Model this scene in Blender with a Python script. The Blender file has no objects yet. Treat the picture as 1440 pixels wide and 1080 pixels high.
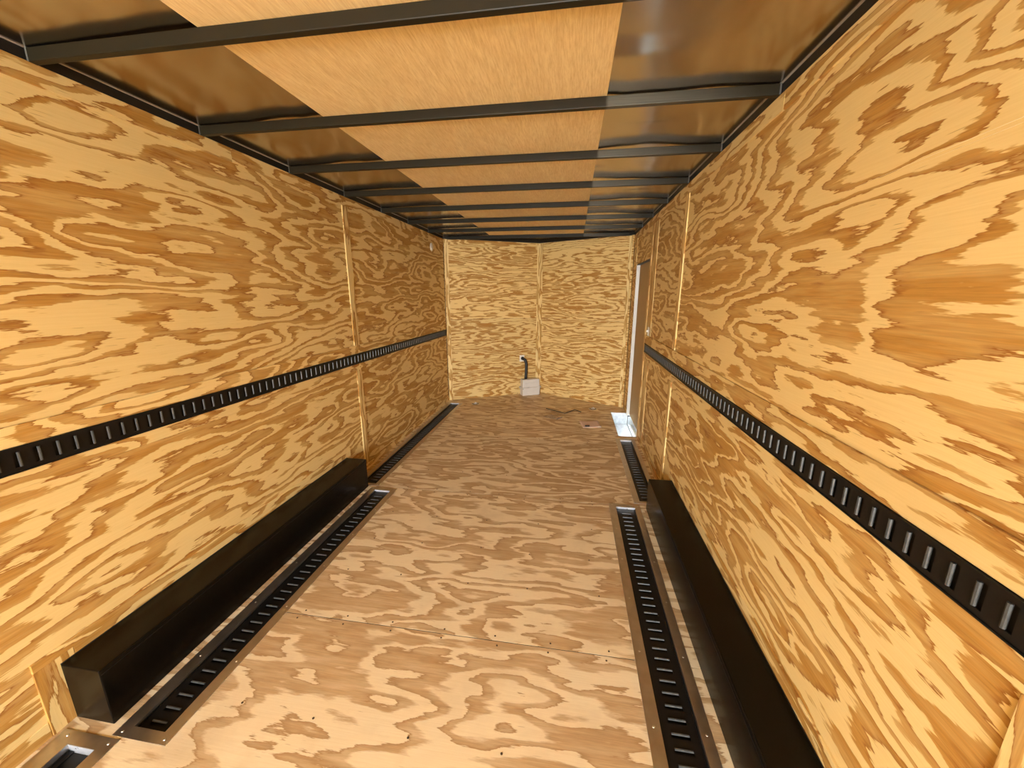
import bpy, bmesh, math, random
from mathutils import Vector, Matrix
random.seed(7)
S = bpy.context.scene
COL = S.collection

# ------------------------------------------------------------------ camera
yaw, pitch, roll, f = -0.1530, -0.2282, 0.0015, 541.3
cy_, sy_, cp_, sp_ = math.cos(yaw), math.sin(yaw), math.cos(pitch), math.sin(pitch)
fwd = Vector((sy_*cp_, cy_*cp_, sp_)); right = Vector((cy_, -sy_, 0)); up = right.cross(fwd)
r2 = math.cos(roll)*right + math.sin(roll)*up; u2 = -math.sin(roll)*right + math.cos(roll)*up
cam = bpy.data.cameras.new('camera'); cam_o = bpy.data.objects.new('camera', cam); COL.objects.link(cam_o)
M = Matrix((r2, u2, -fwd)).transposed().to_4x4(); M.translation = Vector((1.7179, 0, 1.4894))
cam_o.matrix_world = M
cam.sensor_fit = 'HORIZONTAL'; cam.sensor_width = 36; cam.lens = 36*f/1440; cam.clip_start = 0.02; cam.clip_end = 400
S.camera = cam_o

# ------------------------------------------------------------------ world, light, exposure
SKY = 39.0
w = bpy.data.worlds.new('sky'); S.world = w; w.use_nodes = True
bg = w.node_tree.nodes['Background']
bg.inputs['Color'].default_value = (0.90, 0.95, 1.0, 1); bg.inputs['Strength'].default_value = SKY
pl = bpy.data.lights.new('daylight_portal', 'AREA'); pl.shape = 'RECTANGLE'; pl.size = 2.4; pl.size_y = 2.2
pl.cycles.is_portal = True
po = bpy.data.objects.new('daylight_portal', pl); COL.objects.link(po)
po.location = (1.22, -4.05, 1.1); po.rotation_euler = (math.radians(90), 0, 0)
S.view_settings.view_transform = 'Standard'; S.view_settings.look = 'None'
S.view_settings.exposure = 0.0; S.view_settings.gamma = 1.0
S.view_settings.use_curve_mapping = False
S.cycles.max_bounces = 14; S.cycles.diffuse_bounces = 10; S.cycles.glossy_bounces = 6
S.cycles.transmission_bounces = 6
S.cycles.use_denoising = True
S.cycles.caustics_reflective = False
S.cycles.use_fast_gi = False

# ------------------------------------------------------------------ dimensions (metres)
W = 2.44; H = 2.202; YR = -4.0; YC = 5.18; YN = 5.83
PD = 0.008                     # panels lie this far behind the battens

# ------------------------------------------------------------------ node helpers
def newmat(name):
    m = bpy.data.materials.new(name); m.use_nodes = True
    nt = m.node_tree; b = nt.nodes['Principled BSDF']
    return m, nt, b
def N(nt, t, **kw):
    n = nt.nodes.new(t)
    for k, v in kw.items(): setattr(n, k, v)
    return n
def math_(nt, op, a, b=None, c=None, clamp=False):
    n = N(nt, 'ShaderNodeMath', operation=op, use_clamp=clamp)
    for i, v in enumerate((a, b, c)):
        if v is None: continue
        if isinstance(v, (int, float)): n.inputs[i].default_value = v
        else: nt.links.new(v, n.inputs[i])
    return n.outputs[0]
def noise(nt, vec, scale, detail=2, rough=.5, dist=0., ntype=None):
    n = N(nt, 'ShaderNodeTexNoise'); n.inputs['Scale'].default_value = scale
    n.inputs['Detail'].default_value = detail; n.inputs['Roughness'].default_value = rough
    n.inputs['Distortion'].default_value = dist
    nt.links.new(vec, n.inputs['Vector']); return n.outputs['Fac']
def ramp(nt, fac, stops, interp='LINEAR'):
    n = N(nt, 'ShaderNodeValToRGB'); cr = n.color_ramp; cr.interpolation = interp
    while len(cr.elements) > 1: cr.elements.remove(cr.elements[-1])
    cr.elements[0].position = stops[0][0]; cr.elements[0].color = (*stops[0][1], 1)
    for p_, c in stops[1:]:
        e = cr.elements.new(p_); e.color = (*c, 1)
    nt.links.new(fac, n.inputs['Fac']); return n.outputs['Color']
def mix(nt, fac, a, b, blend='MIX'):
    n = N(nt, 'ShaderNodeMix', data_type='RGBA', blend_type=blend)
    for s, v in ((n.inputs[0], fac), (n.inputs[6], a), (n.inputs[7], b)):
        if isinstance(v, (int, float)): s.default_value = v
        elif isinstance(v, tuple): s.default_value = (*v, 1)
        else: nt.links.new(v, s)
    return n.outputs[2]
def srgb(r, g, b):
    return tuple(((c/255+.055)/1.055)**2.4 if c > 10 else c/255/12.92 for c in (r, g, b))

def grain_coords(nt, u, v):
    """plywood coordinates: x along the grain, y across it, z a random slice per board"""
    tc = N(nt, 'ShaderNodeTexCoord'); sep = N(nt, 'ShaderNodeSeparateXYZ'); nt.links.new(tc.outputs['Object'], sep.inputs[0])
    oi = N(nt, 'ShaderNodeObjectInfo')
    rnd = math_(nt, 'MULTIPLY', oi.outputs['Random'], 61.0)
    U = math_(nt, 'ADD', sep.outputs['XYZ'.index(u)], rnd); V = sep.outputs['XYZ'.index(v)]
    def vec(su, sv, sw=1.0, off=0.0):
        c = N(nt, 'ShaderNodeCombineXYZ')
        nt.links.new(math_(nt, 'MULTIPLY', U, su), c.inputs[0])
        nt.links.new(math_(nt, 'MULTIPLY', V, sv), c.inputs[1])
        nt.links.new(math_(nt, 'MULTIPLY_ADD', rnd, sw, off), c.inputs[2]); return c.outputs[0]
    return U, V, vec, oi.outputs['Random']

def plywood(name, u, v, light, mid, dark, bands=9.0, su=1.0, sv=1.0, vlin=1.5, jag=1.0, soft=0.06, rough=.55, wear=0.0, cov=0.0):
    m, nt, b = newmat(name)
    U, V, vec, rnd = grain_coords(nt, u, v)
    lo = noise(nt, vec(.55*su, 1.3*sv, .23, 5), 1.0, 1, .5)          # slow drift of the whole figure
    n1 = noise(nt, vec(.95*su, 3.0*sv, .37), 1.0, 2, .5)
    n2 = noise(nt, vec(3.2*su, 11.0*sv, .61, 3), 1.0, 2, .5)
    nj = noise(nt, vec(11*su, 75*sv, .3, 7), 1.0, 3, .65)
    nf = noise(nt, vec(30*su, 300*sv, .2, 9), 1.0, 2, .6)
    calm = math_(nt, 'MULTIPLY_ADD', lo, 2.6, -.75, clamp=True)        # 0: tight lines, 1: broad flames
    h = math_(nt, 'MULTIPLY', n1, .62)
    h = math_(nt, 'MULTIPLY_ADD', lo, .55, h)
    h = math_(nt, 'MULTIPLY_ADD', n2, .17, h)
    h = math_(nt, 'MULTIPLY_ADD', V, .30*vlin*sv, h)
    h = math_(nt, 'MULTIPLY_ADD', nj, .034*jag, h)
    h = math_(nt, 'MULTIPLY_ADD', nf, .010*jag, h)
    hb = math_(nt, 'MULTIPLY', h, bands)
    t = math_(nt, 'FRACT', hb)
    # width of the late wood changes slowly over the sheet
    wv = noise(nt, vec(1.1*su, 3.0*sv, .8, 17), 1.0, 1, .5)
    wd = math_(nt, 'MULTIPLY_ADD', wv, 1.1, -.05-cov)          # ~.35 .. .85
    # start of dark band = wd ; sharp return to light at 1
    k = math_(nt, 'SUBTRACT', t, wd)
    k1 = math_(nt, 'DIVIDE', k, soft, clamp=True)         # fairly quick rise
    k2 = math_(nt, 'DIVIDE', math_(nt, 'SUBTRACT', 1.0, t), .035, clamp=True)   # crisp far side
    band = math_(nt, 'MULTIPLY', k1, k2)
    # darker thin rim at the crisp side
    rim = math_(nt, 'MULTIPLY', math_(nt, 'DIVIDE', math_(nt, 'SUBTRACT', t, .80), .14, clamp=True), k2)
    # fading inside wide bands
    fade = noise(nt, vec(3.1*su, 26*sv, .7, 31), 1.0, 3, .65)
    inner = math_(nt, 'MULTIPLY_ADD', fade, 1.5, .12, clamp=True)
    amt = math_(nt, 'MULTIPLY', band, math_(nt, 'MAXIMUM', inner, rim))
    fine = noise(nt, vec(7*su, 260*sv, .5, 40), 1.0, 4, .75)
    lc = mix(nt, math_(nt, 'MULTIPLY_ADD', fine, 2.4, -.8, clamp=True), light, tuple(c*k for c, k in zip(light, (.90, .86, .78))))
    blotch = noise(nt, vec(1.6*su, 2.2*sv, .9, 50), 1.0, 2, .5)
    lc = mix(nt, math_(nt, 'MULTIPLY_ADD', blotch, .9, -.2, clamp=True), lc, tuple(c*k for c, k in zip(light, (.95, .88, .76))))
    dc = mix(nt, rim, mid, dark)
    dc = mix(nt, math_(nt, 'MULTIPLY_ADD', fine, 3.0, -1.1, clamp=True), dc, tuple(c*.72 for c in mid))
    col = mix(nt, amt, lc, dc)
    # short dark pores / splinters along the grain
    pore = noise(nt, vec(14*su, 300*sv, .4, 60), 1.0, 1, .5)
    pk = math_(nt, 'DIVIDE', math_(nt, 'SUBTRACT', pore, .745), .05, clamp=True)
    col = mix(nt, math_(nt, 'MULTIPLY', pk, .55), col, tuple(c*.45 for c in mid))
    if wear > 0:
        wn = noise(nt, vec(3.0, 3.4, .2, 80), 1.0, 4, .65)
        wk = math_(nt, 'MULTIPLY_ADD', wn, 3.0, -1.45, clamp=True)
        col = mix(nt, math_(nt, 'MULTIPLY', wk, wear), col, tuple(c*.62 for c in mid))
    # small tone change board to board
    tone = math_(nt, 'MULTIPLY_ADD', rnd, .10, .95)
    cc = N(nt, 'ShaderNodeCombineColor'); [nt.links.new(tone, cc.inputs[i]) for i in range(3)]
    col = mix(nt, 1.0, col, cc.outputs[0], 'MULTIPLY')
    nt.links.new(col, b.inputs['Base Color'])
    b.inputs['Roughness'].default_value = rough
    b.inputs['Specular IOR Level'].default_value = .25
    bp = N(nt, 'ShaderNodeBump'); bp.inputs['Strength'].default_value = .12; bp.inputs['Distance'].default_value = .002
    nt.links.new(math_(nt, 'ADD', fine, amt), bp.inputs['Height']); nt.links.new(bp.outputs[0], b.inputs['Normal'])
    return m

LIGHT = (.82, .645, .305); MID = (.52, .275, .060); DARK = (.32, .120, .020)
wallkw = dict(bands=18.0, vlin=1.0, su=.80, sv=.95, cov=.07)
ply_side = plywood('wall_plywood_side', 'Y', 'Z', LIGHT, MID, DARK, **wallkw)
ply_front = plywood('wall_plywood_front', 'X', 'Z', (.78, .575, .245), (.46, .215, .040), DARK, bands=20, vlin=1.6, su=.80, sv=1.35, cov=.04, jag=1.2)
ply_vert_y = plywood('batten_plywood_y', 'Z', 'Y', LIGHT, MID, DARK, bands=12, sv=1.6)
ply_vert_x = plywood('batten_plywood_x', 'Z', 'X', LIGHT, MID, DARK, bands=12, sv=1.6)
ply_floor = plywood('floor_plywood', 'X', 'Y', (.83, .715, .50), (.56, .375, .19), (.43, .26, .115), bands=14.0, vlin=.6, jag=.9, cov=.13, soft=.14, wear=.35, rough=.5)

def luan():
    m, nt, b = newmat('ceiling_plywood')
    U, V, vec, rnd = grain_coords(nt, 'Y', 'X')
    n1 = noise(nt, vec(.7, 2.2, .4), 1.0, 1.5, .5)
    nj = noise(nt, vec(6, 60, .3, 5), 1.0, 3, .6)
    t = math_(nt, 'FRACT', math_(nt, 'MULTIPLY', math_(nt, 'MULTIPLY_ADD', nj, .035, n1), 16.0))
    tri = math_(nt, 'ABSOLUTE', math_(nt, 'SUBTRACT', t, .5))
    fine = noise(nt, vec(16, 190, .5, 9), 1.0, 4, .75)
    col = mix(nt, math_(nt, 'MULTIPLY', tri, .9), (.88, .72, .42), (.76, .57, .285))
    col = mix(nt, math_(nt, 'MULTIPLY_ADD', fine, 2.6, -1.0, clamp=True), col, (.63, .445, .20))
    nt.links.new(col, b.inputs['Base Color']); b.inputs['Roughness'].default_value = .6
    b.inputs['Specular IOR Level'].default_value = .2
    return m
ply_ceiling = luan()

def simple(name, color, rough=.5, metal=0., spec=.5, var=0., vs=30, bump=0., coat=0.):
    m, nt, b = newmat(name)
    b.inputs['Base Color'].default_value = (*color, 1); b.inputs['Roughness'].default_value = rough
    b.inputs['Metallic'].default_value = metal; b.inputs['Specular IOR Level'].default_value = spec
    b.inputs['Coat Weight'].default_value = coat
    if var or bump:
        tc = N(nt, 'ShaderNodeTexCoord'); n = noise(nt, tc.outputs['Object'], vs, 3, .6)
        if var:
            k = math_(nt, 'MULTIPLY_ADD', n, 1.6, -.3, clamp=True)
            nt.links.new(mix(nt, k, tuple(c*(1-var) for c in color), tuple(min(1, c*(1+var)) for c in color)), b.inputs['Base Color'])
            nt.links.new(math_(nt, 'MULTIPLY_ADD', n, .2, rough-.1), b.inputs['Roughness'])
        if bump:
            bp = N(nt, 'ShaderNodeBump'); bp.inputs['Strength'].default_value = bump; bp.inputs['Distance'].default_value = .003
            nt.links.new(n, bp.inputs['Height']); nt.links.new(bp.outputs[0], b.inputs['Normal'])
    return m
SPL = simple('pale_splinter', (.90, .74, .45), .5)
black_steel = simple('black_painted_steel', (.014, .012, .007), .46, 0, .32, .25, 25)
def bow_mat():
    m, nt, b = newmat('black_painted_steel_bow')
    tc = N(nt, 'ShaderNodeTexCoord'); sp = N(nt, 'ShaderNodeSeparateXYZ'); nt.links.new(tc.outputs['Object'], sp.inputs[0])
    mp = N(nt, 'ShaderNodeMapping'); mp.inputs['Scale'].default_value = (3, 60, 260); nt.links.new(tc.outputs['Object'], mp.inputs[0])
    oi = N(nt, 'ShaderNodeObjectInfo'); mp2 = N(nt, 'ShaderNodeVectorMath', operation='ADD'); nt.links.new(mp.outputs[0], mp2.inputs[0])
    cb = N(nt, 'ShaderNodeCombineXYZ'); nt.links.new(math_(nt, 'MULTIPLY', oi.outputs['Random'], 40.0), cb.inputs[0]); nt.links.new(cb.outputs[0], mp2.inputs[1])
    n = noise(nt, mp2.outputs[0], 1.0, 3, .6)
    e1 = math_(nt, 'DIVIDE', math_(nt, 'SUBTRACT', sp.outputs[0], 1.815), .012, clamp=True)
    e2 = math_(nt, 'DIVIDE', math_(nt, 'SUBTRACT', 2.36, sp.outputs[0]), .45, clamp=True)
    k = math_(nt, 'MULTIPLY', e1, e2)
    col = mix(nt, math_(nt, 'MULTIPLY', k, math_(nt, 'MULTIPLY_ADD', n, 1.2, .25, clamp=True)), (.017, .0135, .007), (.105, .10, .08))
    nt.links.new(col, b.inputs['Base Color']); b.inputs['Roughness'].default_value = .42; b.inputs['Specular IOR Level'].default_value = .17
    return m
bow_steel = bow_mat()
black_rail = simple('black_rail_paint', (.010, .0095, .008), .45, 0, .4, .2, 25)
box_black = simple('black_fender_paint', (.0035, .0028, .0018), .27, 0, .16)
track_black = simple('black_track_paint', (.006, .0055, .005), .42, 0, .3, .3, 40)
lip_black = simple('lit_track_lip', (.055, .057, .055), .36, .2, .5, .35, 60)  # lips paler than the track paint: the light they catch is in the colour
alu = simple('brushed_aluminium', (.60, .56, .52), .36, 1., .5, .15, 18)
alu_bright = simple('bright_aluminium', (.82, .85, .90), .30, .6, .5, .1, 30)
galv = simple('galvanised_steel', (.70, .76, .83), .5, .1, .4, .28, 26, .2)
screw_m = simple('zinc_screw', (.75, .72, .66), .3, .9)
dark_screw = simple('dark_screw', (.12, .09, .06), .4, .7)
white_pl = simple('white_plastic', (.80, .78, .72), .35)
bin_pl = simple('milky_plastic', (.64, .60, .53), .3, 0, .5, .06, 12)
rubber = simple('black_rubber', (.010, .010, .010), .5)
door_tan = simple('tan_door_skin', (.46, .33, .16), .65, 0, .15, .05, 8)
void_m = simple('dark_void', (.004, .004, .004), .8)
skin_m = simple('outer_skin', (.05, .05, .05), .4, 0, .5)
frame_steel = simple('strap_steel', (.10, .105, .085), .4, .6)
paper_m = simple('pink_paper', (.80, .60, .48), .6, 0, .3, .05, 10)
ground_m = simple('concrete_ground', (.62, .60, .56), .8, 0, .3, .15, 1.3)

def roof_sheet_mat():
    m, nt, b = newmat('roof_sheet_metal')
    tc = N(nt, 'ShaderNodeTexCoord'); mp = N(nt, 'ShaderNodeMapping'); mp.inputs['Scale'].default_value = (3.0, 1.2, 1)
    mp.inputs['Rotation'].default_value = (0, 0, .5)
    nt.links.new(tc.outputs['Object'], mp.inputs[0])
    n = noise(nt, mp.outputs[0], 1.6, 3, .6)
    mp2 = N(nt, 'ShaderNodeMapping'); mp2.inputs['Scale'].default_value = (22, 5, 1); mp2.inputs['Rotation'].default_value = (0, 0, .35)
    nt.links.new(tc.outputs['Object'], mp2.inputs[0])
    n2 = noise(nt, mp2.outputs[0], 1.0, 4, .7)
    k = math_(nt, 'MULTIPLY', math_(nt, 'MULTIPLY_ADD', n, 3, -1.5, clamp=True), math_(nt, 'MULTIPLY_ADD', n2, 1.8, -.6, clamp=True))
    col = mix(nt, k, (.55, .49, .41), (.84, .79, .72))
    nt.links.new(col, b.inputs['Base Color']); b.inputs['Metallic'].default_value = 1.0
    nt.links.new(math_(nt, 'MULTIPLY_ADD', k, .12, .18), b.inputs['Roughness'])
    return m
roof_metal = roof_sheet_mat()

# ------------------------------------------------------------------ mesh helpers
def mesh(name, verts, faces, smooth=False):
    me = bpy.data.meshes.new(name); me.from_pydata([tuple(v) for v in verts], [], faces); me.update()
    if smooth:
        for p_ in me.polygons: p_.use_smooth = True
    return me
def link(name, me, m=None, parent=None, loc=None, rotz=0):
    o = bpy.data.objects.new(name, me); COL.objects.link(o)
    if m is not None and me is not None and not me.materials: me.materials.append(m)
    if loc is not None: o.location = loc
    o.rotation_euler = (0, 0, rotz)
    if parent is not None: o.parent = parent
    return o
class MB:
    def __init__(s): s.v = []; s.f = []
    def box(s, x0, x1, y0, y1, z0, z1):
        i = len(s.v)
        s.v += [(x0,y0,z0),(x1,y0,z0),(x1,y1,z0),(x0,y1,z0),(x0,y0,z1),(x1,y0,z1),(x1,y1,z1),(x0,y1,z1)]
        s.f += [(i,i+3,i+2,i+1),(i+4,i+5,i+6,i+7),(i,i+1,i+5,i+4),(i+1,i+2,i+6,i+5),(i+2,i+3,i+7,i+6),(i+3,i,i+4,i+7)]
        return s
    def prism(s, poly, z0, z1):
        i = len(s.v); n = len(poly)
        s.v += [(x, y, z0) for x, y in poly] + [(x, y, z1) for x, y in poly]
        s.f += [tuple(range(i+n-1, i-1, -1)), tuple(range(i+n, i+2*n))]
        s.f += [(i+k, i+(k+1) % n, i+n+(k+1) % n, i+n+k) for k in range(n)]
        return s
    def cyl(s, c, r, h, n=12, axis='z', r1=None):
        r1 = r if r1 is None else r1; i = len(s.v)
        for (rr, t) in ((r, 0), (r1, h)):
            for k in range(n):
                a = 2*math.pi*k/n; p, q = rr*math.cos(a), rr*math.sin(a)
                d = {'z': (p, q, t), 'x': (t, p, q), 'y': (q, t, p)}[axis]
                s.v.append((c[0]+d[0], c[1]+d[1], c[2]+d[2]))
        s.f += [tuple(range(i+n-1, i-1, -1)), tuple(range(i+n, i+2*n))]
        s.f += [(i+k, i+(k+1) % n, i+n+(k+1) % n, i+n+k) for k in range(n)]
        return s
    def tube(s, pts, r, n=10, closed=False):
        i0 = len(s.v); P = [Vector(p) for p in pts]; m = len(P)
        ref = Vector((0.13, .2, 1)).normalized()
        for j, p in enumerate(P):
            a = P[(j-1) % m] if closed or j > 0 else P[0]; b = P[(j+1) % m] if closed or j < m-1 else P[-1]
            t = (b-a).normalized(); x = t.cross(ref).normalized(); y = t.cross(x)
            for k in range(n):
                g = 2*math.pi*k/n; s.v.append(tuple(p + x*r*math.cos(g) + y*r*math.sin(g)))
        for j in range(m if closed else m-1):
            a0, b0 = i0+j*n, i0+((j+1) % m)*n
            s.f += [(a0+k, a0+(k+1) % n, b0+(k+1) % n, b0+k) for k in range(n)]
        if not closed: s.f += [tuple(range(i0+n-1, i0-1, -1)), tuple(range(i0+(m-1)*n, i0+m*n))]
        return s
    def build(s, name, m, parent=None, loc=None, rotz=0, bevel=0., seg=2, smooth=False):
        me = mesh(name, s.v, s.f, smooth)
        if bevel > 0:
            bm = bmesh.new(); bm.from_mesh(me)
            bmesh.ops.bevel(bm, geom=list(bm.edges), offset=bevel, segments=seg, profile=.5, affect='EDGES')
            bm.to_mesh(me); bm.free()
        return link(name, me, m, parent, loc, rotz)
def tag(o, label=None, cat=None, group=None, kind=None):
    if label: o['label'] = label
    if cat: o['category'] = cat
    if group: o['group'] = group
    if kind: o['kind'] = kind
    return o
def empty(name, loc=(0,0,0), rotz=0):
    o = bpy.data.objects.new(name, None); COL.objects.link(o); o.location = loc; o.rotation_euler = (0,0,rotz)
    o.empty_display_size = .05; return o
def board(name, x0, x1, y0, y1, z0, z1, m, parent, bevel=.0012, label=None):
    """a board whose own origin is its lower corner, so that its grain starts there"""
    o = MB().box(0, x1-x0, 0, y1-y0, 0, z1-z0).build(name, m, parent, (x0, y0, z0), bevel=bevel, seg=1)
    if label: o['label'] = label
    return o

# ------------------------------------------------------------------ ground and outer shell
g = MB().box(-30, 30, -30, 30, -.75, -.70).build('ground', ground_m); tag(g, 'pale concrete ground outside under the trailer', 'ground', kind='structure')

# ------------------------------------------------------------------ floor
def cells(x0, x1, y0, y1, z0, z1, holes, mb=None):
    mb = mb or MB()
    xs = sorted({x0, x1, *[min(max(h[i], x0), x1) for h in holes for i in (0, 1)]})
    ys = sorted({y0, y1, *[min(max(h[i], y0), y1) for h in holes for i in (2, 3)]})
    idx = {}
    def vid(x, y, z):
        k = (round(x, 5), round(y, 5), z)
        if k not in idx: idx[k] = len(mb.v); mb.v.append((x, y, z))
        return idx[k]
    solid = {}
    for i in range(len(xs)-1):
        for j in range(len(ys)-1):
            cx, cy = (xs[i]+xs[i+1])/2, (ys[j]+ys[j+1])/2
            solid[i, j] = not any(h[0] < cx < h[1] and h[2] < cy < h[3] for h in holes)
    for (i, j), s in solid.items():
        if not s: continue
        a, b, c, d = xs[i], xs[i+1], ys[j], ys[j+1]
        mb.f.append((vid(a,c,z1), vid(b,c,z1), vid(b,d,z1), vid(a,d,z1)))
        mb.f.append((vid(a,c,z0), vid(a,d,z0), vid(b,d,z0), vid(b,c,z0)))
        if not solid.get((i-1, j)): mb.f.append((vid(a,c,z0), vid(a,c,z1), vid(a,d,z1), vid(a,d,z0)))
        if not solid.get((i+1, j)): mb.f.append((vid(b,c,z0), vid(b,d,z0), vid(b,d,z1), vid(b,c,z1)))
        if not solid.get((i, j-1)): mb.f.append((vid(a,c,z0), vid(b,c,z0), vid(b,c,z1), vid(a,c,z1)))
        if not solid.get((i, j+1)): mb.f.append((vid(a,d,z0), vid(a,d,z1), vid(b,d,z1), vid(b,d,z0)))
    return mb

# recessed floor tracks: outer frame x0,x1,y0,y1 and the opening inside it
TR = {
 'L_mid':  ((.195, .410, .800, 2.590), (.240, .368, .835, 2.552)),
 'L_far':  ((.035, .240, 2.612, 5.050), (.075, .200, 2.645, 5.030)),
 'L_near': ((.012, .238, -1.45, .792), (.078, .190, -1.40, .755)),
 'R_mid':  ((2.030, 2.250, .800, 2.630), (2.077, 2.212, .835, 2.590)),
 'R_far':  ((2.215, 2.412, 2.655, 3.985), (2.258, 2.378, 2.690, 3.940)),
}
WELL = (2.258, 2.475, 4.065, 4.925)
holes = [v[1] for v in TR.values()] + [WELL]
floor = MB()
cells(-.019, W+.019, YR, 5.06, -.05, -.0195, holes, floor)
floor = floor.build('floor', skin_m); tag(floor, 'plywood trailer floor', 'floor', kind='structure')
ysm = [YR, .14, 1.372, 2.612, 3.835, 5.06]
for a, b in zip(ysm[:-1], ysm[1:]):
    mb = MB(); hs = [(h[0], h[1], h[2]-a, h[3]-a) for h in holes if h[2] < b and h[3] > a]
    cells(-.0075, W+.0075, .0022, b-a-.0022, -.0185, 0, hs, mb)
    mb.build('plywood_sheet', ply_floor, floor, (0, a, 0))
t_ = (YC-5.061)
mb = MB(); mb.prism([(-.0075, 0), (W+.0075, 0), (W+.0075, t_+.004), (W/2, YN-5.061+.004), (-.0075, t_+.004)], -.0185, 0)
mb.build('plywood_sheet', ply_floor, floor, (0, 5.061, 0))
MB().prism([(-.019, 0), (W+.019, 0), (W+.019, t_+.05), (W/2, YN-5.06+.05), (-.019, t_+.05)], -.05, -.0195).build('floor_base', skin_m, floor, (0, 5.06, 0))
for ys_ in ysm[1:]:
    xa, xb = ((.412, 2.028) if ys_ < 2.6 else (.245, 2.21))
    if ys_ < 5: MB().box(xa, xb, ys_-.0019, ys_+.0019, -.012, -.0012).build('joint_strip', rubber, floor)
scr = MB().cyl((0,0,0), .0042, .0012, 8).cyl((0,0,.0012), .0016, .0002, 6)
scr_me = mesh('screw', scr.v, scr.f); scr_me.materials.append(dark_screw)
def in_hole(x, y): return any(v[0][0]-.01 < x < v[0][1]+.01 and v[0][2]-.01 < y < v[0][3]+.01 for v in TR.values()) or x > 2.2 or x < .19
for ys_ in (1.372, 2.612, 3.835):
    for k in range(7):
        x = .50 + .235*k + random.uniform(-.02, .02)
        for dy in (-.022, .024):
            if not in_hole(x, ys_+dy): link('screw', scr_me, None, floor, (x+random.uniform(-.012, .012), ys_+dy, 0))
for ys_ in (.62, .96, 1.70, 1.98, 2.28, 2.95, 3.3, 4.2, 4.6):
    for k in range(5):
        x = .52 + .34*k + random.uniform(-.03, .03)
        if not in_hole(x, ys_): link('screw', scr_me, None, floor, (x, ys_+random.uniform(-.01, .01), 0))

# ------------------------------------------------------------------ walls
def wall_obj(name, verts_mb, label):
    o = verts_mb.build(name, skin_m); tag(o, label, 'wall', kind='structure'); return o
wl = wall_obj('wall_left', MB().box(-.06, -.0205, YR, YC+.05, -.02, 2.30), 'plywood clad left wall of the trailer')
def lw(y0, y1, z0, z1, name='plywood_panel', m=None, proud=0., label=None):
    x1 = -PD + proud; return board(name, -.020 if not proud else -PD, x1, y0, y1, z0, z1, m or ply_side, wl, label=label)
g_ = .0008
for a, b in ((YR, .56), (.56, 2.90), (2.90, YC)):
    lw(a+g_, b-g_, .0, .985); lw(a+g_, b-g_, .987, H)
lw(YR, 1.9, 2.137, H, 'horizontal_batten', proud=PD); lw(1.902, YC, 2.137, H, 'horizontal_batten', proud=PD)
EL = (.937, 1.020)
lw(YR, 2.899, EL[1]+.001, 1.087, 'horizontal_batten', proud=PD); lw(2.901, YC, EL[1]+.001, 1.087, 'horizontal_batten', proud=PD)
lw(YR, 2.899, .884, EL[0]-.001, 'horizontal_batten', proud=PD); lw(2.901, YC, .884, EL[0]-.001, 'horizontal_batten', proud=PD)
lw(YR, .767, 0, .060, 'horizontal_batten', proud=PD*.5); lw(2.66, YC, 0, .055, 'horizontal_batten', proud=PD)
lw(.875, 2.655, .0, .262, 'fender_backing_board', proud=PD*.9); lw(.768, .874, .0, .262, 'fender_backing_board', m=ply_vert_y, proud=PD*.9, label='upright-grained plywood piece')
lw(.768, 2.655, .2625, .296, 'horizontal_batten', proud=PD)
lw(2.852, 2.925, 1.088, 2.136, 'vertical_batten', m=ply_vert_y, proud=PD); lw(2.852, 2.925, .0555, .883, 'vertical_batten', m=ply_vert_y, proud=PD)
lw(.50, .57, 1.088, 2.136, 'vertical_batten', m=ply_vert_y, proud=PD)

wr_mb = MB().box(W+.0205, W+.06, YR, 4.05, -.02, 2.30).box(W+.0205, W+.06, 4.84, YC+.05, -.02, 2.30).box(W+.0205, W+.06, 4.05, 4.84, 1.83, 2.30)
wr = wall_obj('wall_right', wr_mb, 'plywood clad right wall of the trailer with a side door')
def rw(y0, y1, z0, z1, name='plywood_panel', m=None, proud=0., label=None):
    x0 = W+PD-proud; return board(name, x0, W+.020 if not proud else W+PD, y0, y1, z0, z1, m or ply_side, wr, label=label)
for a, b in ((YR, .56), (.56, 2.90), (2.90, 4.05)):
    rw(a+g_, b-g_, .0, .985); rw(a+g_, b-g_, .987, H)
rw(4.05+g_, 4.84, 1.83, H); rw(4.84+g_, YC, 0, H)
rw(YR, 1.70, 2.137, H, 'horizontal_batten', proud=PD); rw(1.703, 3.1, 2.137, H, 'horizontal_batten', proud=PD); rw(3.102, YC, 2.137, H, 'horizontal_batten', proud=PD)
rw(YR, 2.87, EL[1]+.001, 1.105, 'horizontal_batten', proud=PD); rw(2.872, 3.978, EL[1]+.001, 1.105, 'horizontal_batten', proud=PD)
rw(YR, 2.87, .878, EL[0]-.001, 'horizontal_batten', proud=PD); rw(2.872, 3.978, .878, EL[0]-.001, 'horizontal_batten', proud=PD)
rw(2.66, 3.978, 0, .055, 'horizontal_batten', proud=PD); rw(YR, .767, 0, .060, 'horizontal_batten', proud=PD*.5)
rw(.875, 2.655, .0, .262, 'fender_backing_board', proud=PD*.9); rw(.768, .874, .0, .262, 'fender_backing_board', m=ply_vert_y, proud=PD*.9); rw(.768, 2.655, .2625, .29, 'horizontal_batten', proud=PD)
rw(2.857, 2.925, 1.106, 2.136, 'vertical_batten', m=ply_vert_y, proud=PD); rw(2.857, 2.925, .0555, .877, 'vertical_batten', m=ply_vert_y, proud=PD)
rw(.525, .600, 1.106, 2.136, 'vertical_batten', m=ply_vert_y, proud=PD); rw(.525, .600, .0605, .877, 'vertical_batten', m=ply_vert_y, proud=PD)
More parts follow.
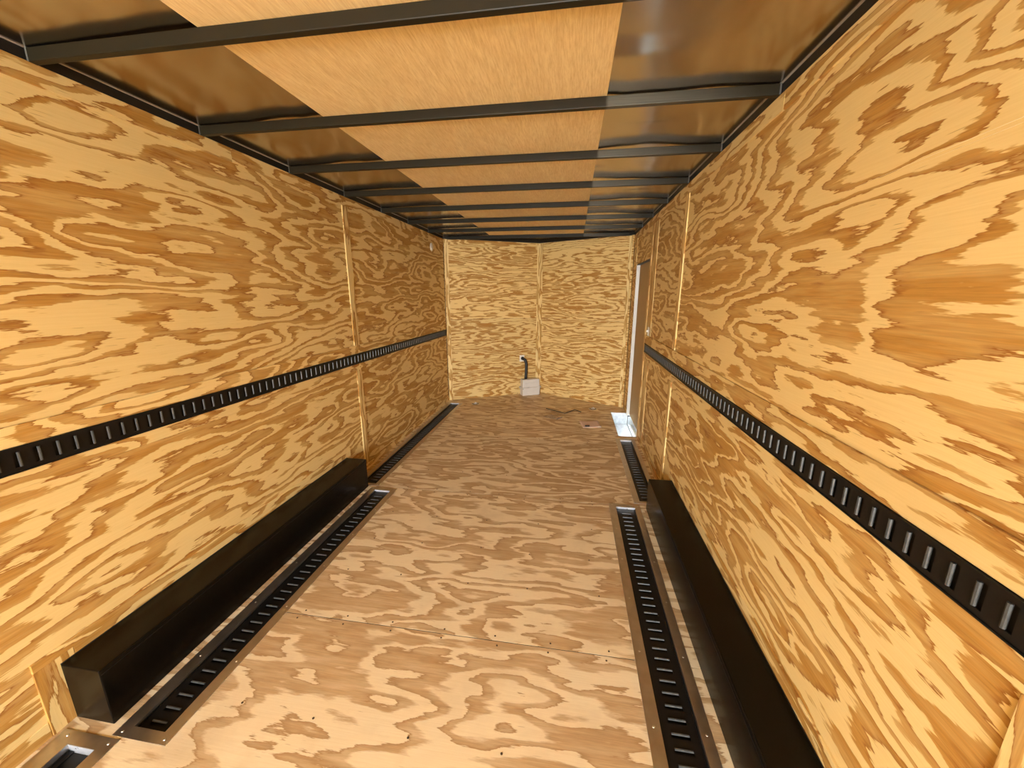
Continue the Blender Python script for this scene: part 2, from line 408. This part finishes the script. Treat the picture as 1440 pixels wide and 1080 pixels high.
rw(3.765, 3.978, 1.106, 2.136, 'vertical_batten', m=ply_vert_y, proud=PD*.55); rw(3.765, 3.978, .0555, .877, 'vertical_batten', m=ply_vert_y, proud=PD*.55)
rw(3.980, 4.048, 0, 2.136, 'door_post_board', m=ply_vert_y, proud=PD)
rw(4.925, 4.985, 1.84, 2.136, 'vertical_batten', m=ply_vert_y, proud=PD)

# nose walls: local x runs along the wall, local y points outwards
Ln = math.hypot(W/2, YN-YC); an = math.atan2(YN-YC, W/2)
def nose(name, origin, rot, label):
    o = MB().box(-.06, Ln+.03, .0205, .06, -.02, 2.30).build(name, skin_m, None, origin, rot)
    tag(o, label, 'wall', kind='structure')
    def nb(nm, x0, x1, z0, z1, m, y0=0., y1=.02):
        q = MB().box(0, x1-x0, 0, y1-y0, 0, z1-z0).build(nm, m, o, (x0, y0, z0), bevel=.001, seg=1); return q
    nb('plywood_panel', 0, Ln, 0, 1.15, ply_front); nb('plywood_panel', 0, Ln, 1.152, 2.215, ply_front)
    nb('vertical_batten', 0.004, .058, 0.0, 2.2, ply_vert_x, -.009, -.0005)
    nb('vertical_batten', Ln-.038, Ln-.001, 0.0, 2.2, ply_vert_x, -.009, -.0005)
    return o, nb
wfl, nbl = nose('wall_front_left', (0, YC, 0), an, 'plywood nose wall left of the centre batten')
wfr, nbr = nose('wall_front_right', (W/2, YN, 0), -an, 'plywood nose wall right of the centre batten')
# for the right half the corner batten is at its far end: widen it
for o in list(wfr.children):
    if o.name.startswith('vertical_batten') and o.location.x > 1: o.location.x = Ln-.060
    elif o.name.startswith('vertical_batten'): o.location.x = .002

# ------------------------------------------------------------------ ceiling: rails, roof sheet, plywood strip
def rail(name, label, side):
    mb = MB()
    if side == 'L': mb.box(-.045, -.001, YR, YC+.03, H+.001, H+.0345)
    else: mb.box(W+.001, W+.045, YR, YC+.03, H+.001, H+.0345)
    o = mb.build(name, black_rail, bevel=.0015); tag(o, label, 'trim', kind='structure')
    lp = MB()
    if side == 'L': lp.box(-.010, .006, YR, YC+.01, H+.0345, H+.0368)
    else: lp.box(W-.006, W+.010, YR, YC+.01, H+.0345, H+.0368)
    q = lp.build('sealant_lip', simple('grey_lip', (.36, .33, .29), .4), o, bevel=.0006, seg=1)
    return o
rail('trim_1', 'black steel rail along the top of the left wall', 'L')
rail('trim_2', 'black steel rail along the top of the right wall', 'R')
t3 = MB().prism([(-.02, YC-.03), (W/2, YN-.035), (W+.02, YC-.03), (W+.05, YC+.06), (W/2, YN+.06), (-.05, YC+.06)], H+.004, 2.30).build('trim_3', black_rail)
tag(t3, 'black steel header above the pointed front walls', 'trim', kind='structure')

def wave(x, y, k):
    # sag of the thin metal sheet: free between the bows, tight on them near the walls
    e = min(x, W-x)
    b = (y-1.155)/.577
    amp = min(1, max(0, (e-.03)/.35))
    right = 1 if x > 1.5 else 0
    s = .0045*math.sin(x*9.0+k*1.7)*math.sin(y*2.1+x*1.3) + .0035*math.sin(x*14+y*1.1)
    base = .0012 + .0075*(.5+.5*math.sin(x*7.5+math.floor(b+.5)*2.4)) if right else .0020+.0025*(.5+.5*math.sin(x*8+y*2))
    return amp*(base + abs(s)*.35)
vs, fs = [], []; nx, ny = 96, 230
for j in range(ny+1):
    for i in range(nx+1):
        x = -.02+(W+.04)*i/nx; y = YR+(YN-YR)*j/ny
        vs.append((x, y, H+.0372 + wave(x, y, 1)))
for j in range(ny):
    for i in range(nx):
        a = j*(nx+1)+i; fs.append((a, a+nx+1, a+nx+2, a+1))
ceil = link('ceiling', mesh('ceiling', vs, fs, True), roof_metal); tag(ceil, 'glossy metal roof skin seen either side of the plywood strip', 'ceiling', kind='structure')
MB().box(-.07, W+.07, YR, YN+.06, 2.27, 2.30).build('roof_outer', skin_m, ceil)
BOW0, BOWS = 1.155, .577
ys_c = [YR, .578+.0125-BOWS*0, 3.463+.0125, 5.20]
pys = [YR+.02, BOW0-BOWS*1+.0125, BOW0+BOWS*3+.0125, 5.17]
for a, b in zip(pys[:-1], pys[1:]):
    MB().box(0, 1.198, 0, b-a-.001, 0, .0045).build('plywood_strip', ply_ceiling, ceil, (.622, a, H+.0355), bevel=.0005, seg=1)

# roof bows
ordn = ['first', 'second', 'third', 'fourth', 'fifth', 'sixth', 'seventh', 'eighth']
bow_mb = MB().box(0, W-.002, 0, .0255, 0, .0365)
for k in range(-4, 8):
    y = BOW0+BOWS*k
    if y < YR+.1: continue
    if k == -4: continue
    if k < -1: continue
    t = empty('roof_bow', (0, y, H-.003))
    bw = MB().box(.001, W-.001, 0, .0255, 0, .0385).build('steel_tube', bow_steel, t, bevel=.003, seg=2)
    for x in (.0015, W-.0075):
        MB().box(x, x+.006, -.0012, .0265, .001, .044).build('weld_bead', simple('weld', (.12, .12, .11), .4, .5) if 'weld' not in bpy.data.materials else bpy.data.materials['weld'], t, bevel=.001, seg=1)
    if k >= 0:
        lab = f'{ordn[k]} black steel roof bow counting away from the camera' if k not in (0, 7) else ('black steel roof bow nearest the camera, cut by the top edge of the photo' if k == 0 else 'last black steel roof bow, just before the pointed front wall')
    else: lab = 'black steel roof bow overhead, just above the photo edge'
    if k == -1:
        bpy.data.objects.remove(bw)
        for c in list(t.children): bpy.data.objects.remove(c)
        bpy.data.objects.remove(t); continue
    tag(t, lab, 'roof beam', 'black roof bows across the ceiling')

# ------------------------------------------------------------------ tracks on the walls
PITCH = .0487
lipm = None
def lip_mesh(length, along):   # rounded lip of a slot; 'length' is the tall direction z (wall) or x (floor)
    mb = MB(); r = .0042; n = 8
    if along == 'z': mb.cyl((0, 0, 0), r, length, n, 'z')
    else: mb.cyl((0, 0, 0), r, length, n, 'x')
    me = mesh('slot_lip', mb.v, mb.f); me.materials.append(lip_black); return me
def wall_track(name, label, side, y0, y1, first):
    x = 0 if side == 'L' else W; sg = 1 if side == 'L' else -1
    t = empty(name, (x, 0, EL[0])); tag(t, label, 'cargo track', 'horizontal tracks along the side walls')
    h = EL[1]-EL[0]
    ny = int((y1-first-.01)/PITCH)
    mb = MB(); mb2 = MB()
    def bx(m_, a, b, c, d, e, f_): m_.box(min(sg*a, sg*b), max(sg*a, sg*b), c, d, e, f_)
    z0, z1 = .0165, .0685
    # face plate with real slots: two bands and a web between neighbouring slots
    bx(mb, -.0005, .0025, y0, y1, 0.0005, z0); bx(mb, -.0005, .0025, y0, y1, z1, h-.0005)
    yy = y0
    for k in range(ny):
        s0 = first+k*PITCH
        if s0-.013 > yy: bx(mb, -.0005, .0025, yy, s0-.013, z0, z1)
        yy = s0
    bx(mb, -.0005, .0025, yy, y1, z0, z1)
    # rolled upper and lower edges
    bx(mb, .0025, .0055, y0, y1, .0005, .004); bx(mb, .0025, .0055, y0, y1, h-.004, h-.0005)
    mb.build('face_plate', track_black, t)
    bx(mb2, -PD+.0005, -PD+.0015, y0, y1, 0.002, h-.002); mb2.build('back_channel', void_m, t)
    lm = lip_mesh(z1-z0-.004, 'z')
    for k in range(ny):
        link('slot_lip', lm, None, t, (sg*.0030, first+k*PITCH+.0005, z0+.002))
    return t
wall_track('wall_cargo_track', 'long black slotted cargo track on the left wall at waist height', 'L', YR+.02, 5.145, .055)
wall_track('wall_cargo_track', 'long black slotted cargo track on the right wall, ending at the side door', 'R', YR+.02, 3.976, .06)

# ------------------------------------------------------------------ recessed floor tracks
def floor_track(key, label, slots=True, off=.02):
    (X0, X1, Y0, Y1), (a0, a1, b0, b1) = TR[key]
    cx = (X0+X1)/2; t = empty('floor_cargo_track', (cx, Y0, 0)); tag(t, label, 'cargo track', 'cargo tracks let into the floor')
    def L(x0, x1, y0, y1): return (x0-cx, x1-cx, y0-Y0, y1-Y0)
    fr = cells(X0-cx, X1-cx, 0, Y1-Y0, .0003, .0025, [L(a0+.001, a1-.001, b0+.001, b1-.001)])
    fr.build('flange_frame', alu, t, bevel=0)
    D = -.030
    x0, x1, y0, y1 = L(a0, a1, b0, b1)
    pn = MB().box(x0, x0+.0015, y0, y1, D, 0).box(x1-.0015, x1, y0, y1, D, 0)
    pn.build('pan_side', alu, t)
    MB().box(x0, x1, y1-.0018, y1, D, .0002).box(x0, x1, y0, y0+.0018, D, .0002).build('pan_end', alu_bright, t)  # ends paler and bluer than the sides: daylight put into the metal colour
    MB().box(x0, x1, y0, y1, D-.002, D).build('pan_bottom', void_m, t)
    tz = -.012 if slots else -.022
    e = .004
    sx0, sx1 = (x0+x1)/2-.032, (x0+x1)/2+.032
    n = int((y1-y0-.04)/PITCH)
    pt = MB().box(x0+e, sx0, y0+.004, y1-.004, tz-.002, tz).box(sx1, x1-e, y0+.004, y1-.004, tz-.002, tz)
    # outer ribs of the track section
    pt.box(x0+e, x0+e+.003, y0+.004, y1-.004, tz, tz+.006).box(x1-e-.003, x1-e, y0+.004, y1-.004, tz, tz+.006)
    yy = y0+.004
    lips = []
    if slots:
        for k in range(n):
            s = y0+off+.015+k*PITCH
            if s > y1-.015: break
            if s-.014 > yy: pt.box(sx0, sx1, yy, s-.014, tz-.002, tz)
            yy = s; lips.append(s)
        pt.box(sx0, sx1, yy, y1-.004, tz-.002, tz)
    else:
        pt.box(sx0, sx1, y0+.004, y1-.06, tz-.004, tz-.002)
        lips = [y1-.06-PITCH*k for k in range(6)]
    pt.build('slotted_strip', track_black, t)
    lm = lip_mesh(sx1-sx0-.004, 'x')
    for s in lips: link('slot_lip', lm, None, t, (sx0+.002, s, tz+.0005))
    sm = MB().cyl((0,0,0), .0048, .0016, 10, 'z', .0034); sme = mesh('screw', sm.v, sm.f); sme.materials.append(screw_m)
    ny = max(2, int(round((Y1-Y0)/.30)))
    for k in range(ny+1):
        yy = .016+(Y1-Y0-.032)*k/ny
        for xx in ((X0+a0)/2-cx, (X1+a1)/2-cx): link('screw', sme, None, t, (xx, yy, .0025))
    return t
floor_track('L_near', 'metal framed floor recess with a black pan, at the bottom left corner of the photo', False)
floor_track('L_mid', 'recessed black floor track in a metal frame beside the left fender box')
floor_track('L_far', 'recessed black floor track against the left wall beyond the left fender box')
floor_track('R_mid', 'recessed black floor track in a metal frame beside the right fender box')
floor_track('R_far', 'recessed black floor track by the right wall, between the fender box and the step well')

# ------------------------------------------------------------------ fender boxes
def fender(label, x0, x1, inner):
    t = empty('fender_box', ((x0+x1)/2, .83, 0)); tag(t, label, 'fender box', 'black wheel boxes along the side walls')
    hx = (x1-x0)/2; L_ = 1.765; hz = .2335
    MB().box(-hx, hx, 0, L_, .0005, hz).build('steel_shell', box_black, t, bevel=.0035, seg=2)
    # rolled seam where the top folds over the inner side
    sx = hx if inner > 0 else -hx
    MB().box(min(sx, sx+inner*.0012), max(sx, sx+inner*.0012), .004, L_-.004, hz-.020, hz-.0185).build('fold_seam', black_rail, t)
    # sealant bead against the wall and the floor
    wx = -hx if inner > 0 else hx
    MB().box(wx-.001 if inner<0 else wx, wx+.004 if inner>0 else wx+.001, .001, L_-.001, hz, hz+.002).build('sealant_bead', rubber, t)
    return t
fender('long black steel fender box on the left wall', .0012, .1635, 1)
fender('long black steel fender box on the right wall', 2.2870, W-.0012, -1)

# ------------------------------------------------------------------ side door
d = MB().box(W+.036, W+.058, 4.055, 4.832, .012, 1.822).build('door_1', door_tan, bevel=.002); tag(d, 'closed tan side door in the right wall', 'door', kind='structure')
jm = MB().box(W+.0205, W+.050, 4.834, 4.842, -.0, 1.83).box(W-.001, W+.022, 4.832, 4.846, 0, 1.83)
jm.build('aluminium_jamb', simple('jamb_metal', (.62, .60, .54), .55, .25, .3, .1, 8), d, bevel=.001, seg=1)
MB().box(W+.001, W+.05, 4.05, 4.84, 1.824, 1.832).build('head_jamb', rubber, d)  # black material stands in for the shadow under the door head
MB().box(W+.004, W+.05, 4.047, 4.053, 0, 1.83).build('near_jamb', alu, d)
lt = MB().box(W+.014, W+.036, 4.085, 4.125, .80, .90).build('door_latch', rubber, d, bevel=.003)
tag(lt, 'small black door latch')

# step well beneath the door (box of galvanised sheet, lit by a daylight slit under the door)
x0, x1, y0, y1 = WELL; D = -.15
sw = empty('step_well', (x0, y0, 0)); tag(sw, 'bright galvanised step well sunk into the floor at the side door', 'step')
def sbox(nm, a, b, c, d_, e, f_, m=galv): return MB().box(a-x0, b-x0, c-y0, d_-y0, e, f_).build(nm, m, sw, bevel=.0006, seg=1)
sbox('well_bottom', x0, W+.10, y0, y1, D-.003, D)
sbox('far_side', x0, W+.12, y1-.002, y1, D, -.001)
sbox('near_side', x0, W+.12, y0, y0+.002, D, -.001)
sbox('inner_side', x0, x0+.002, y0, y1, D, -.001)
sbox('edge_trim', x0-.004, x1-.012, y1-.001, y1+.016, .0003, .002, alu_bright)
sbox('outer_side', x1+.062, x1+.064, y0, y1, D, -.002)
sbox('light_stop', W+.072, W+.100, y0, y1, -.0015, .0005, alu)  # unseen plate added outside the door to narrow the daylight slit
sbox('sill_post', W+.028, W+.034, y1-.012, y1-.002, D, .01, frame_steel)
sbox('sill_bar', W+.028, W+.034, y0+.002, y1-.012, D, D+.008, frame_steel)

# ------------------------------------------------------------------ small fittings
# switch on the right wall beside the door
sx = W-.0002+PD
sp = empty('light_switch', (sx, 3.865, 1.148)); tag(sp, 'white plastic switch on the right wall beside the door', 'switch')
MB().box(-.008, 0, -.034, .034, -.042, .042).build('cover_plate', white_pl, sp, bevel=.005, seg=3)
MB().box(-.022, -.008, -.008, .008, -.008, .014).build('toggle', white_pl, sp, bevel=.003)
# round white vent on the left wall
vt = empty('wall_vent', (-PD, 4.735, 2.052)); tag(vt, 'small round white cover high on the left wall near the front corner', 'vent')
MB().cyl((0, 0, 0), .050, .007, 28, 'x', .045).build('rim', white_pl, vt)
MB().cyl((.007, 0, 0), .036, .004, 24, 'x', .030).build('cap', white_pl, vt)
# dome light on the ceiling strip
dl = empty('dome_light', (1.235, 4.17, H+.0355)); tag(dl, 'round silver dome light on the ceiling strip near the front', 'ceiling light')
MB().cyl((0, 0, -.010), .034, .0098, 28, 'z', .048).build('base_ring', alu, dl)
MB().cyl((0, 0, -.022), .014, .0122, 20, 'z', .030).build('lens', simple('frosted_lens', (.85, .85, .80), .15), dl, smooth=False)

# flush tie-down rings near the front
def dring(x, y, rot, label):
    t = empty('floor_tie_ring', (x, y, 0), rot); tag(t, label, 'tie ring', 'flush tie-down rings in the floor')
    MB().cyl((0, 0, .0002), .056, .003, 28, 'z', .052).build('pan', alu, t)
    MB().cyl((0, 0, .0033), .044, .0006, 24).build('recess', frame_steel, t)
    pts = [(.026*math.cos(a*2*math.pi/20), .026*math.sin(a*2*math.pi/20), .0085) for a in range(20)]
    MB().tube(pts, .0045, 8, True).build('ring', screw_m, t, smooth=True)
    MB().box(-.014, .014, .018, .034, .003, .014).build('ring_clamp', alu_bright, t, bevel=.002)
dring(.423, 5.045, .1, 'flush metal tie-down ring in the front left of the floor')
dring(2.034, 5.055, -.3, 'flush metal tie-down ring in the front right of the floor, near the step well')

# milky plastic container in the nose with a black hose and a wall outlet
un, nn = Vector((math.cos(an), math.sin(an), 0)), Vector((math.sin(an), -math.cos(an), 0))   # along the wall, into the room
def onwall(s, dep, z): p = Vector((0, YC, 0)) + un*s + nn*dep; p.z = z; return p
s0 = 1.085
bt = empty('plastic_battery_box', onwall(s0, .018, 0), an); tag(bt, 'milky white plastic box on the floor against the front wall', 'plastic box')
def taper(mb, x0, x1, y0, y1, z0, z1, i):
    k = len(mb.v)
    mb.v += [(x0,y0,z0),(x1,y0,z0),(x1,y1,z0),(x0,y1,z0),(x0+i,y0+i,z1),(x1-i,y0+i,z1),(x1-i,y1-i,z1),(x0+i,y1-i,z1)]
    mb.f += [(k,k+3,k+2,k+1),(k+4,k+5,k+6,k+7),(k,k+1,k+5,k+4),(k+1,k+2,k+6,k+5),(k+2,k+3,k+7,k+6),(k+3,k,k+4,k+7)]
    return mb
taper(MB(), 0.0, .275, -.120, -.006, .0005, .118, -.004).build('container', bin_pl, bt, bevel=.006, seg=3)
MB().box(-.012, .287, -.138, -.002, .116, .129).build('rim_flange', bin_pl, bt, bevel=.003)
taper(MB(), 0.0, .275, -.120, -.006, .128, .246, .005).build('lid', bin_pl, bt, bevel=.006, seg=3)
MB().box(.02, .255, -.1275, -.115, .172, .196).build('lid_rib', bin_pl, bt, bevel=.002)
for xx in (-.034, .283):
    MB().box(xx, xx+.026, -.085, -.040, .116, .128).build('ear', bin_pl, bt, bevel=.002)
MB().cyl((.0, -.137, .112), .006, .008, 10, 'y').build('bolt', dark_screw, bt)
ot = empty('wall_outlet', onwall(1.118, .0005, .553), an); tag(ot, 'white square outlet plate on the front wall above the plastic box', 'outlet')
MB().box(-.036, .040, -.008, 0, -.048, .048).build('cover_plate', white_pl, ot, bevel=.003)
MB().cyl((.008, -.0225, .0), .026, .014, 18, 'y').build('hose_collar', rubber, ot)
hp = []
p0 = onwall(1.126, .035, .548); p3 = onwall(1.158, .068, .2465)
for i in range(15):
    t = i/14; a = p0; b_ = p0+nn*.055+un*.045; c_ = p3+Vector((0, 0, .19))+un*.010; e_ = p3
    hp.append(a*(1-t)**3 + b_*3*t*(1-t)**2 + c_*3*t*t*(1-t) + e_*t**3)
ho = MB().tube([p-p0 for p in hp], .0215, 14).build('black_hose', rubber, None, p0, smooth=True)
tag(ho, 'short black hose from the wall outlet down into the plastic box', 'hose')

# debris on the floor
st = MB(); pts = [(1.417, 4.956), (1.47, 4.915), (1.666, 4.772)]
st.tube([(x-1.417, y-4.956, .006+.002*math.sin(i)) for i, (x, y) in enumerate(pts)], .0055, 6)
st.tube([(1.668-1.417, 4.776-4.956, .006), (1.793-1.417, 4.95-4.956, .009)], .0055, 6)
st.tube([(1.80-1.417, 4.948-4.956, .008), (1.875-1.417, 4.867-4.956, .006)], .0055, 6)
so = st.build('folding_rule', frame_steel, None, (1.417, 4.956, 0)); tag(so, 'thin dark zigzag metal strip lying on the floor at the front', 'metal strip')
def sheet(name, corners, m, z=.0015, th=.0012, n=10, amp=.002, sag=0, seed=1):
    rnd = random.Random(seed); A, B, C_, D_ = [Vector((*c, 0)) for c in corners]
    v, fc = [], []
    ph = [rnd.uniform(0, 6) for _ in range(4)]
    org = A.copy()
    for lay in (0, 1):
        for j in range(n+1):
            for i in range(n+1):
                s, t = i/n, j/n
                p = A*(1-s)*(1-t)+B*s*(1-t)+C_*s*t+D_*(1-s)*t - org
                h = amp*(1+math.sin(7*s+ph[0])*math.sin(6*t+ph[1])+.5*math.sin(13*s*t+ph[2]))
                v.append((p.x, p.y, z+h+(th if lay else 0)))
    m1 = (n+1)*(n+1)
    for j in range(n):
        for i in range(n):
            a = j*(n+1)+i
            fc.append((a+m1, a+m1+1, a+m1+n+2, a+m1+n+1)); fc.append((a, a+n+1, a+n+2, a+1))
    edge = [i for i in range(n+1)]+[(j+1)*(n+1)-1 for j in range(1, n+1)]+[n*(n+1)+i for i in range(n-1, -1, -1)]+[j*(n+1) for j in range(n-1, 0, -1)]
    for k in range(len(edge)):
        a, b_ = edge[k], edge[(k+1) % len(edge)]; fc.append((a, b_, b_+m1, a+m1))
    return link(name, mesh(name, v, fc, True), m, None, org)
clear_m, nt, b = newmat('clear_plastic_bag'); b.inputs['Base Color'].default_value = (.86, .80, .74, 1)
b.inputs['Roughness'].default_value = .12; b.inputs['Transmission Weight'].default_value = .8; b.inputs['IOR'].default_value = 1.2
bgm = sheet('plastic_bag', [(1.40, 4.60), (1.56, 4.50), (1.655, 4.60), (1.50, 4.70)], clear_m, amp=.005, seed=3); tag(bgm, 'crumpled clear plastic bag on the floor beside the zigzag strip', 'bag')
pp = sheet('paper_sheet', [(1.887, 4.262), (2.098, 4.318), (2.063, 4.546), (1.842, 4.511)], paper_m, amp=.0008, seed=5); tag(pp, 'pinkish sheet of paper lying on the floor left of the step well', 'paper')
ck = MB().box(-.026, .026, -.011, .011, 0, .012).build('rubber_bumper', rubber, None, (1.935, 4.315, .0052), .2, bevel=.003)
tag(ck, 'tiny black clip lying on the pink paper', 'clip')

# long thin lifted veneer splinters on the near right panel
for (ya, za, yb, zb, wd_) in ((.70, 1.784, 1.34, 1.7655, .0022), (.70, 1.774, 1.15, 1.7635, .0016)):
    mb = MB(); mb.v = [(W+PD, ya, za), (W+PD, ya, za-wd_), (W+PD, yb, zb), (W+PD-.0012, ya, za-wd_/2)]
    mb.f = [(0, 1, 3), (1, 2, 3), (2, 0, 3), (0, 2, 1)]
    mb.build('veneer_splinter', SPL, wr)
